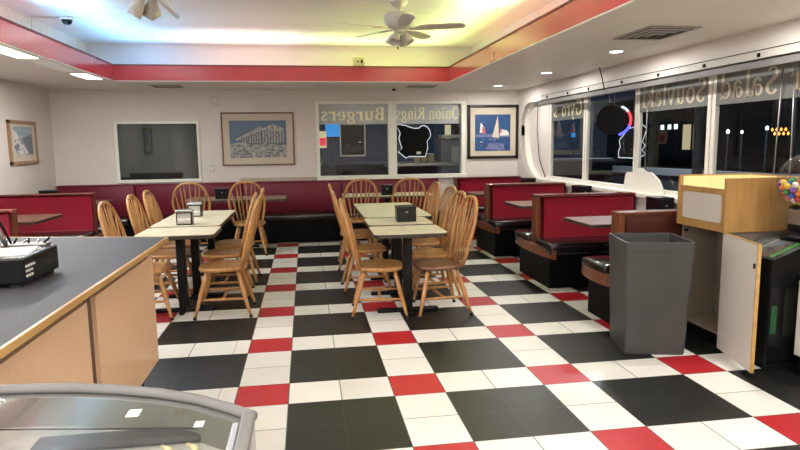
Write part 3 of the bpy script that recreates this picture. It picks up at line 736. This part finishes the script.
# ------------------------------------------------------------------ bow-back chairs
def make_chair(label):
    t = thing('bow_back_chair', label, 'chair', (0, 0, 0), 0, 'bow-back dining chairs')
    # seat: shield-shaped plan, dished top
    tm = bmesh.new(); n = 28; rings = []
    def outline(a):
        x, y = math.cos(a), math.sin(a)
        k = (abs(x) ** 3 + abs(y) ** 3) ** (-1 / 3)
        return .205 * k * x, .212 * k * y * (1 + .05 * x)
    for sc, z in ((.0, .392), (.88, .392), (.98, .398), (1.0, .414), (.985, .428), (.93, .432), (.7, .422), (.4, .417), (.0, .419)):
        rings.append([tm.verts.new((outline(2 * PI * j / n)[0] * max(sc, .01), outline(2 * PI * j / n)[1] * max(sc, .01), z)) for j in range(n)])
    for A, B in zip(rings, rings[1:]):
        for j in range(n): tm.faces.new([A[j], A[(j + 1) % n], B[(j + 1) % n], B[j]])
    b = MB(); b.add(tm, 'oak', True); b.obj('seat', t)
    tops = {}; feet = {}
    for sx in (1, -1):
        for sy in (1, -1):
            p0 = Vector((sx * .125, sy * .135, .398)); p1 = Vector((sx * .232 if sx > 0 else -.235, sy * .225, .0))
            tops[sx, sy], feet[sx, sy] = p0, p1
            q = lambda k: p0.lerp(p1, k)
            lg = MB().tube([q(0), q(.12), q(.3), q(.45), q(.6), q(.8), q(.945)], [.013, .017, .02, .0205, .018, .0145, .0125], 'oak', 10).obj('leg', t)
            MB().tube([q(.94), q(1.0)], [.0145, .0145], 'rubber', 10).obj('leg_tip', lg)
    mid = {}
    for sy in (1, -1):
        a, c = tops[1, sy].lerp(feet[1, sy], .6), tops[-1, sy].lerp(feet[-1, sy], .6)
        mid[sy] = a.lerp(c, .5)
        MB().tube([a, a.lerp(c, .25), mid[sy], a.lerp(c, .75), c], [.009, .012, .0145, .012, .009], 'oak', 8).obj('stretcher', t)
    MB().tube([mid[1], mid[1].lerp(mid[-1], .5), mid[-1]], [.009, .014, .009], 'oak', 8).obj('stretcher', t)
    # bow: an arch in a leaning plane
    H = .57; lean = .12
    def bp(a):
        s = math.sin(a); z = max(0, s) ** .62
        y = .243 * math.cos(a) * (abs(math.cos(a)) ** -.28 if abs(math.cos(a)) > .05 else 1)
        w = .72 + .28 * min(1, z * 1.8) if z < .55 else 1
        return Vector((-.168 - lean * z - .03 * z * z, y * w, .42 + H * z))
    pts = [bp(PI * i / 32) for i in range(33)]
    MB().tube(pts, .0155, 'oak', 10).obj('bow', t)
    for i in range(7):
        k = (i - 3) / 3
        p0 = Vector((-.172 + .012 * (1 - abs(k)), k * .115, .418))
        ty = k * .185
        best = min((pts[j] for j in range(33) if pts[j].z > .7), key=lambda p: abs(p.y - ty))
        q = lambda f_: p0.lerp(best, f_) + Vector((-.012 * math.sin(PI * f_), 0, 0))
        MB().tube([q(0), q(.2), q(.42), q(.55), q(.75), q(1)], [.006, .0075, .0112, .0112, .008, .005], 'oak', 8).obj('spindle', t)
    return t
CH = [  # x, y, rotation (0 faces +x), label
    (1.045, 1.8, -.1, 'oak bow-back chair nearest the camera, left side of the right table row'),
    (1.018, 2.7, .0, 'oak bow-back chair second from the camera, left side of the right row'),
    (1.03, 3.82, -.03, 'oak bow-back chair farthest back, left side of the right row'),
    (1.552, 1.75, PI + .1, 'oak chair with dark worn seat nearest the camera, right side of right row'),
    (1.6, 2.3, PI + .1, 'oak bow-back chair second from the camera, right side of right row'),
    (1.676, 2.97, PI + .15, 'oak bow-back chair third from the camera, right side of right row'),
    (1.67, 3.74, PI + .1, 'oak bow-back chair farthest back, right side of the right row'),
    (-.29, 2.07, PI, 'oak bow-back chair nearest the camera, right side of left row'),
    (-.36, 2.72, PI, 'oak bow-back chair second from the camera, right side of left row'),
    (-.33, 3.32, PI, 'oak bow-back chair farthest back, right side of left row'),
    (-.94, 2.1, .0, 'oak bow-back chair nearest the counter, left side of left row'),
    (-.915, 2.82, .0, 'oak bow-back chair in the middle, left side of left row'),
    (-.91, 3.40, .0, 'oak bow-back chair farthest back, left side of left row'),
    (-1.03, 5.06, PI / 2, 'leftmost oak chair with its back to the camera at the banquette tables'),
    (-.33, 5.06, PI / 2, 'second oak chair from left with its back to the camera, at the banquette tables'),
    (1.17, 5.06, PI / 2, 'third oak chair from left with its back to the camera, at the banquette tables'),
    (1.83, 5.06, PI / 2, 'rightmost oak chair with its back to the camera at the banquette tables'),
]
proto = None
for x, y, rz, lab in CH:
    if proto is None:
        proto = make_chair(lab); proto.location = (x, y, 0); proto.rotation_euler = (0, 0, rz); c = proto
    else: c = dup(proto, (x, y, 0), rz, lab)
    if 'dark worn seat' in lab:
        for ch in c.children:
            if ch.name.startswith('seat'):
                ch.data = ch.data.copy(); ch.data.materials[0] = M['oakdark']; ch['label'] = 'dark worn seat'

# ------------------------------------------------------------------ napkin holders
def napkin(x, y, z, label, w=.13, d=.09, h=.125, face='chrome', rz=0.):
    t = thing('napkin_holder', label, 'napkin holder', (x, y, z), rz, None)
    b = MB().box((-w / 2, -d / 2, 0), (w / 2, d / 2, h - .02), 'blackgloss', .006)
    b.obj('case', t)
    MB().box((-w / 2 - .004, -d / 2 - .004, h - .026), (w / 2 + .004, d / 2 + .004, h), 'blackgloss' if face == 'black' else 'chrome', .009).obj('lid', t)
    if face == 'chrome':
        MB().box((-w / 2 + .012, -d / 2 - .003, .012), (w / 2 - .012, -d / 2 + .002, h - .034), 'chrome').obj('face_plate', t)
        MB().box((-w / 2 + .02, -d / 2 - .006, .05), (w / 2 - .02, -d / 2 - .002, .062), 'paper').obj('napkins', t)
    else:
        MB().box((-.012, -d / 2 - .003, h * .58), (.012, -d / 2 + .002, h * .66), 'steel').obj('badge', t)
napkin(-.70, 2.62, .722, 'chrome napkin holder nearest the camera, left row', .145, .1, .145)
napkin(-.72, 3.3, .722, 'chrome napkin holder behind the nearer one, left row', .14, .1, .15)
napkin(1.375, 2.36, .722, 'large black napkin holder on the right table row', .185, .14, .15, 'black')
napkin(-.72, 5.45, .722, 'black napkin holder on the brown table behind the left row', .18, .12, .15, 'black')
napkin(1.6, 5.42, .722, 'black napkin holder on the pale table behind the right row', .16, .12, .15, 'black')
for y, lab in ((2.03, 'black napkin holder at the wall end of the table behind the bin'), (3.72, 'black napkin holder on the table between second and third benches'), (5.55, 'black napkin holder on the farthest window-side table')):
    napkin(3.8, y, .722, lab, .16, .22, .2, 'black')
napkin(-3.0, 5.5, .722, 'black napkin holder on the far left corner table', .2, .14, .17, 'black')

# ------------------------------------------------------------------ service counter
CZ = .92
t = thing('service_counter', 'long service counter with slate top and pale maple panels', 'counter', (-.39, .42, 0))
out = [(0, 0), (-1.8, .4), (-1.8, -2.2), (0, -2.2)]
tp = MB().prism(out, CZ - .026, CZ, 'countertop').obj('countertop', t)
MB().box((-.004, -2.2, CZ - .026), (.012, .002, CZ + .001), 'edgewood', .004).obj('edge_band', tp)
mx = Matrix.Rotation(math.atan2(.4, -1.8), 4, 'Z')
MB().box((0, -.012, CZ - .026), (1.84, .004, CZ + .001), 'edgewood', .004, mx=mx).obj('edge_band', tp)
MB().prism([(-.11, -.05), (-1.75, .3), (-1.75, -2.18), (-.11, -2.18)], .165, CZ - .026, 'darkgap').obj('carcass', t)
MB().box((-.112, -1.01, .165), (-.09, .0, .812), 'maple').obj('side_panel', t)
MB().box((-.112, -2.18, .165), (-.09, -1.11, .812), 'maple').obj('side_panel', t)
MB().prism([(-.16, -.1), (-1.7, .25), (-1.7, -2.15), (-.16, -2.15)], 0, .165, 'black').obj('toe_kick', t)
# black device on the counter
dv = thing('receipt_printer', 'flat black electronic box with tiny lights on the counter', 'electronic device', (-.715, -.52, CZ), 0)
dv.location = (-.635, -.7, CZ + .001)
MB().box((-.55, -.165, .014), (.0, .17, .118), 'blackgloss', .008).obj('case', dv)
for x in (-.5, -.04):
    for y in (-.13, .14): MB().box((x - .02, y - .02, 0), (x + .02, y + .02, .016), 'rubber').obj('foot', dv)
for i in range(3):
    for j in range(3 if i < 2 else 4): MB().box((-.001, -.15 + j * .022, .04 + i * .019), (.003, -.138 + j * .022, .049 + i * .019), 'paper').obj('indicator', dv)
t = thing('order_slip', 'white paper slips lying on the black box', 'paper', (-.74, -.68, CZ + .1192), .2)
MB().box((-.1, -.13, 0), (.07, .09, .003), 'paper').obj('sheet', t); MB().box((-.06, -.1, .003), (.05, .07, .005), 'offwhite').obj('sheet', t)
t = thing('pen_tray', 'clear tray of pens at the back of the black box', 'pen tray', (-.755, -.545, CZ + .1192))
MB().box((-.09, -.03, 0), (.09, .03, .012), 'steel', .003).obj('tray', t)
for i in range(6):
    x = -.075 + i * .03
    MB().tube([(x, -.01, .012), (x + .012 * ((i % 3) - 1), .02, .022 + .008 * (i % 2))], .0045, 'black' if i % 2 else 'chrome', 6).obj('pen', t)
t = thing('menu_holder', 'upright dark-edged acrylic holder with white card at the left photo edge', 'holder', (-.87, -.57, CZ + .1192))
MB().tube([(.0, -.02, .14), (.025, -.01, .08), (.05, 0, .0)], .009, 'steel', 8).tube([(.012, .0, .14), (.037, .01, .08), (.062, .02, .0)], .005, 'black', 8).obj('arm', t)
b = MB(); b.prism([(-.035 + .04 * math.cos(2 * PI * i / 24), .07 + .055 * math.sin(2 * PI * i / 24)) for i in range(24)], -.004, .004, 'white', axis=1); b.obj('card', t)

# ------------------------------------------------------------------ glass-topped freezer in the foreground
FZ = .9
fr = thing('ice_cream_freezer', 'curved-front glass-topped freezer cut by the bottom left corner', 'freezer', (-.2, -2.4, 0))
back = [(.519, .296), (.475, .337), (.39, .405), (.3, .455), (.2, .495), (.1, .524), (0, .541), (-.1, .549), (-.22, .546), (-.35, .53), (-.5, .49), (-.65, .42)]
plan = back + [(-.65, -.62), (.519, -.62)]
def inset(p, k): return [(x * k, (y + .05) * k - .05) for x, y in p]
MB().prism(plan, .08, FZ - .26, 'freezerbody').obj('lower_body', fr)
b = MB()
for i in range(len(back) - 1):
    (x0, y0), (x1, y1) = back[i], back[i + 1]
    b.poly([(x0, y0, FZ - .26), (x1, y1, FZ - .26), (x1, y1, FZ - .01), (x0, y0, FZ - .01)], 'freezerbody')
b.box((.5, -.62, FZ - .26), (.522, .29, FZ - .005), 'freezerbody').box((-.66, -.62, FZ - .26), (-.63, .42, FZ - .005), 'freezerbody').box((-.65, -.64, FZ - .26), (.54, -.62, FZ - .005), 'freezerbody')
b.obj('upper_body', fr)
MB().tube([(x, y, FZ - .008) for x, y in back], .0125, 'freezergrey', 10).obj('rim_rail', fr)
MB().box((.496, -.62, FZ - .02), (.523, .3, FZ + .004), 'freezergrey', .006).obj('side_rail', fr)
MB().box((.478, -.62, FZ - .03), (.492, .28, FZ - .01), 'kerb', .003).obj('gasket', fr)
ib = inset(back, .955)
b = MB().prism(ib + [(-.62, -.6), (.48, -.6)], FZ - .1, FZ - .09, 'frost')
for i in range(len(ib) - 1):
    (x0, y0), (x1, y1) = ib[i], ib[i + 1]
    b.poly([(x0, y0, FZ - .1), (x1, y1, FZ - .1), (x1, y1, FZ - .02), (x0, y0, FZ - .02)], 'liner')
b.obj('liner', fr)
MB().box((.05, .36, FZ - .088), (.4, .42, FZ - .07), 'rackgrey', .008).obj('basket', fr)
MB().tube([(-.2, .45, FZ - .05), (.4, .33, FZ - .04)], .002, 'black', 6).obj('rack_wire', fr)
MB().poly([(x, y, FZ - .012) for x, y in [(.49, -.61)] + inset(back, .985) + [(-.64, -.61)]], 'lidglass').obj('lid_glass', fr)
for x, y, s in ((.263, .366, .6), (.411, .287, .42)):
    MB().box((x - .022 * s, y - .03 * s, FZ - .0115), (x + .022 * s, y + .03 * s, FZ - .0105), 'paper').box((x - .01 * s, y - .012 * s, FZ - .0105), (x + .01 * s, y + .012 * s, FZ - .0102), 'offwhite').obj('price_tag', fr)
for i, x in enumerate((.4, .45)):
    t = thing('ice_lolly', ('left' if not i else 'right') + ' pale yellow curved lolly inside the freezer corner', 'ice lolly', (-.2 + x - .03, -2.4 + .2, FZ - .089))
    MB().tube([(0, -.04, .03), (.0, .0, .045), (-.01, .04, .05), (-.03, .07, .045)], [.004, .007, .007, .004], 'cream', 8).obj('body', t)
    MB().tube([(0, -.04, .03), (0, -.08, .004)], .003, 'tan', 6).obj('stick', t)

# ------------------------------------------------------------------ grey bin
t = thing('waste_bin', 'tall open grey plastic bin standing before the oak cabinet', 'bin', (2.81, .545, 0), -.224)
def sq(hw, hd, z, r=.018): return [(x, y, z) for x, y in rrect(-hw, -hd, hw, hd, r, 3)]
tm = bmesh.new(); rings = []
for hw, hd, z in ((.198, .186, 0.), (.202, .19, .012), (.222, .222, .72), (.224, .224, .724), (.226, .226, .78), (.226, .227, .785), (.216, .217, .785), (.212, .212, .70)):
    rings.append([tm.verts.new(p) for p in sq(hw, hd, z)])
for A, B in zip(rings, rings[1:]):
    for j in range(len(A)): tm.faces.new([A[j], A[(j + 1) % len(A)], B[(j + 1) % len(A)], B[j]])
tm.faces.new(rings[0][::-1])
b = MB(); b.add(tm, 'grey'); b.obj('body', t)
tm = bmesh.new(); A = [tm.verts.new(p) for p in sq(.211, .211, .775)]; B = [tm.verts.new(p) for p in sq(.19, .18, .03)]
for j in range(len(A)): tm.faces.new([A[j], B[j], B[(j + 1) % len(A)], A[(j + 1) % len(A)]])
tm.faces.new(B)
b = MB(); b.add(tm, 'greyin'); b.obj('inside', t)
MB().box((-.227, -.02, .66), (-.215, .02, .69), 'greyin').obj('handle_slot', t)

# ------------------------------------------------------------------ oak waste cabinet with open door
t = thing('waste_cabinet', 'oak-sided cabinet with tray top and open white door beside the bin', 'cabinet', (3.235, .35, 0))
W, D = .56, .53
b = MB()
b.box((.03, 0.02, .1), (W, .035, .84), 'greylam').box((.03, D - .035, .1), (W, D - .02, .84), 'greylam').box((W - .02, .02, .1), (W, D - .02, .84), 'greylam')
b.box((.03, .02, .1), (W, D - .02, .115), 'greylam'); b.box((.32, .03, .12), (.33, D - .03, .83), 'greylam')
b.obj('carcass', t)
MB().box((.06, .04, 0), (W, D - .04, .1), 'black').obj('plinth', t)
b = MB()
b.box((-.005, -.005, .83), (W + .02, .02, 1.2), 'oakpanel', .003).box((-.005, D - .02, .83), (W + .02, D + .005, 1.2), 'oakpanel', .003)
b.box((W, 0, .83), (W + .02, D, 1.2), 'oakpanel').box((0, .02, .83), (.02, D - .02, .895), 'oakpanel').box((0, .02, 1.085), (.02, D - .02, 1.125), 'oakpanel')
b.box((0, .02, .895), (.02, .045, 1.085), 'oakpanel').box((0, D - .065, .895), (.02, D - .02, 1.085), 'oakpanel').box((.02, .02, .83), (W, D - .02, .84), 'oakpanel')
b.obj('hood', t)
b = MB(); b.prism(rrect(.04, .89, D - .06, 1.085, .025), -.003, .012, 'offwhite', axis=0); b.obj('flap', t)
MB().box((.02, .02, 1.09), (W, D - .02, 1.1), 'cream').box((W - .004, .02, 1.1), (W, D - .02, 1.19), 'cream').box((.02, .02, 1.1), (W, .024, 1.19), 'cream').box((.02, D - .024, 1.1), (W, D - .02, 1.19), 'cream').obj('tray_lining', t)
mx = Matrix.Translation((-.005, -.01, 0)) @ Matrix.Rotation(-PI / 2 - .23, 4, 'Z')
dr = MB().box((0, -.009, .03), (.47, .009, .83), 'offwhite', .002, mx=mx).obj('door', t)
MB().box((.468, -.0105, .029), (.478, .0105, .831), 'edgewood', mx=mx).box((0, -.0105, .829), (.478, .0105, .833), 'edgewood', mx=mx).obj('door_edge', dr)
MB().box((.44, -.016, .68), (.455, -.008, .71), 'black', mx=mx).obj('latch', dr)
MB().lathe([(.001, -.012), (.014, -.008), (.014, .008), (.001, .012)], 'black', (.025, D - .08, .79), 10).obj('catch', t)

# ------------------------------------------------------------------ coin game and gumball machine at the right edge
t = thing('arcade_game', 'low black speckled coin game with glossy sloping top beside the cabinet', 'arcade machine', (3.29, -.03, 0))
pr = [(0, 0), (.6, 0), (.6, .80), (.2, .79), (.0, .71)]
b = MB(); b.prism(pr, .0, .02, 'speckle', axis=1)
b.obj('side_panel', t)
pr2 = [(0.002, .002), (.595, .002), (.595, .79), (.2, .78), (.002, .7)]
MB().prism(pr2, .02, .33, 'black', axis=1).obj('body', t)
pt = [(-.005, .712), (.2, .794), (.61, .805), (.61, .818), (.2, .807), (-.005, .726)]
tp = MB().prism(pt, -.02, .33, mat('glossy_game_glass', (.07, .085, .09), .08, var=.7, scale=9, spec=.8), axis=1).obj('playfield', t)
b = MB()
for i, (m, y0, y1) in enumerate(((mat('game_green', (.04, .16, .03), .4), 0, .04), (mat('game_grey', (.2, .2, .2), .3), .18, .2), (mat('game_red', (.2, .05, .03), .4), .06, .07))): b.poly([(.0, y0, .7295), (.2, y0, .8085), (.2, y1, .8085), (.0, y1, .7295)], m)
b.obj('decal', tp)
MB().box((.0, -.004, .04), (.6, .0, .54), 'blackgloss').obj('lower_panel', t)
MB().box((.1, -.008, .22), (.56, -.004, .53), mat('smoked_panel', (.016, .016, .013), .5, spec=.15, var=.3, scale=14)).obj('smoked_panel', t)
MB().box((.01, -.009, .24), (.05, -.005, .42), mat('dim_green_sticker', (.008, .075, .02), .5)).obj('sticker', t)
g = thing('gumball_machine', 'gumball machine with clear globe of coloured balls at the right edge', 'gumball machine', (3.625, .1, .82))
MB().lathe([(.14, 0), (.15, .015), (.13, .04), (.06, .06)], 'blackgloss', n=24).obj('foot', g)
MB().prism(rrect(-.075, -.075, .075, .075, .015), .05, .2, 'blackmetal').obj('mechanism', g)
MB().box((-.09, -.05, .09), (-.074, .05, .19), 'steel', .004).box((-.05, -.09, .09), (.05, -.074, .19), 'steel', .004).obj('coin_plate', g)
MB().lathe([(.001, -.02), (.016, -.01), (.016, .012), (.001, .02)], 'steel', (-.02, -.094, .14), 10).obj('coin_knob', g)
MB().lathe([(.09, .185), (.1, .2), (.075, .215)], 'blackgloss', n=24).obj('collar', g)
MB().lathe([(.07, .21)] + [(.18 * math.cos(a), .37 + .18 * math.sin(a)) for a in [(-1.1 + 2.55 * i / 16) for i in range(17)]], 'globe', n=28).obj('globe', g)
MB().lathe([(.001, .565), (.05, .56), (.06, .545), (.05, .535)], 'blackgloss', n=20).obj('lid', g)
BALL = []
for i in range(88):
    z = -.98 + .93 * i / 87; a = i * 2.39996; q = math.sqrt(max(0, 1 - z * z))
    BALL.append(Vector((q * math.cos(a), q * math.sin(a), z)) * .155)
pr_ = {}
for i, p in enumerate(BALL):
    m = ('yellow', 'orange', 'blue', 'pink', 'yellow', 'purple', 'green', 'redpaint', 'paper')[i % 9]
    b = MB(); b.lathe([(.0205 * math.cos(a), .0205 * math.sin(a)) for a in [(-PI / 2 + PI * k / 8) for k in range(9)]], m, n=10) if m not in pr_ else None
    if m in pr_:
        o = pr_[m].copy(); COL.objects.link(o)
    else: o = b.obj('gumball'); pr_[m] = o
    o.location = Vector((3.625, .1, .82 + .37)) + p
    nm = {'redpaint': 'red', 'paper': 'white'}.get(m, m)
    tag(o, f'{nm} gumball among the mixed balls inside the clear globe', 'gumball', f'{nm} gumballs in the globe')
t = thing('side_cabinet', 'white-fronted low cabinet at the very right edge, beside the coin game', 'cabinet', (3.68, -.3, 0))
MB().box((-.26, -.25, .12), (.22, .2, .6), 'white', .01).obj('case', t); MB().box((-.24, -.24, 0), (.2, .18, .12), 'black').obj('base', t)
MB().box((-.27, -.26, .6), (.22, .21, .625), 'blackgloss', .005).obj('top', t)

# ------------------------------------------------------------------ light
def area(name, loc, size, power, col=(1, 1, 1), rot=(0, 0, 0)):
    l = bpy.data.lights.new(name, 'AREA'); l.shape = 'RECTANGLE'; l.size, l.size_y = size; l.energy = power; l.color = col
    o = bpy.data.objects.new(name, l); COL.objects.link(o); o.location = loc; o.rotation_euler = rot
    if 'cove' in name: l.spread = 2.4
    return o
WARM = (1, .96, .89)
for y in (5.62, 3.95, 2.22, .5, -1.3, -3.1): area('downlight_lamp', (3.4, y, ZC - .02), (.12, .12), 17, WARM)
for y0, y1 in ((1.7, 3.02), (4.22, 4.86), (-.8, .4), (-3.2, -2.0)): area('troffer_lamp', (-2.09, (y0 + y1) / 2, ZC - .025), (.17, y1 - y0 - .1), 34 * (y1 - y0), (1, .98, .95))
for x in (-1.2, .5, 2.2): area('kitchen_lamp', (x, -3.6, ZC - .02), (1.1, .5), 62, (1, .97, .92))
# cove tubes behind the red fascia, shining up
UP = (PI, 0, 0)
def tube(x0, x1, y0, y1, power, col, rot=UP):
    area('cove_tube', ((x0 + x1) / 2, (y0 + y1) / 2, ZC + .09), (max(.06, abs(x1 - x0)), max(.06, abs(y1 - y0))), power, col, rot)
YC_ = TY1 + .22
BT, LT, RT, FT = (PI + .45, 0, 0), (PI, 1.05, 0), (PI, -1.05, 0), (PI - .8, 0, 0)
tube(-1.9, -1.2, YC_, YC_, 8, (.16, .5, 1), BT); tube(-1.05, .45, YC_, YC_, 13, (1, .86, .82), BT); tube(.75, 2.4, YC_, YC_, 13, (.78, 1, .33), BT)
XC0, XC1 = TX0 - .2, TX1 + .2
tube(XC0, XC0, 3.4, 4.9, 14, (.22, .6, 1), LT); tube(XC0, XC0, 1.5, 3.2, 30, (.6, .83, 1), LT); tube(XC0, XC0, -2.2, 1.3, 50, (.9, .94, 1), LT)
tube(XC1, XC1, 3.2, 4.9, 14, (.78, 1, .33), RT); tube(XC1, XC1, .6, 3.0, 30, (.9, 1, .62), RT); tube(XC1, XC1, -2.2, .4, 45, (1, .98, .85), RT)
for x, rot, cols in ((TX0 - .36, 1.27, ((.4, .72, 1), (.6, .82, 1), (.9, .93, 1))), (TX1 + .36, -1.27, ((.78, 1, .35), (.85, 1, .5), (1, .98, .8)))):  # unseen lamps added to brighten the middle of the tray ceiling
    for k, (y0, y1) in enumerate(((3.0, 4.8), (.9, 2.9), (-2.2, .8))):
        o = area('cove_reflector', (x, (y0 + y1) / 2, ZC + .235), (.06, y1 - y0), (9, 11, 16)[k], cols[k], (PI, rot, 0)); o.data.spread = .9
tube(TX0 + .1, TX1 - .1, TY0 - .15, TY0 - .15, 40, (1, .95, .9), FT)
area('added_kerb_light', (9, 12, 5.5), (.5, .3), 420, (.8, .9, 1)); area('added_bench_light', (2.7, 7.7, 2.9), (.4, .2), 9, (1, .92, .8))  # unseen lamps added to light the kerb and the bench outside
W_ = bpy.data.worlds.new('night'); SC.world = W_; W_.use_nodes = True
W_.node_tree.nodes['Background'].inputs['Color'].default_value = (.05, .07, .11, 1); W_.node_tree.nodes['Background'].inputs['Strength'].default_value = .25
SC.view_settings.view_transform = 'Standard'; SC.view_settings.look = 'None'; SC.view_settings.exposure = .12
SC.cycles.use_denoising = True
SC.cycles.max_bounces = 8; SC.cycles.transparent_max_bounces = 12; SC.cycles.sample_clamp_indirect = 6
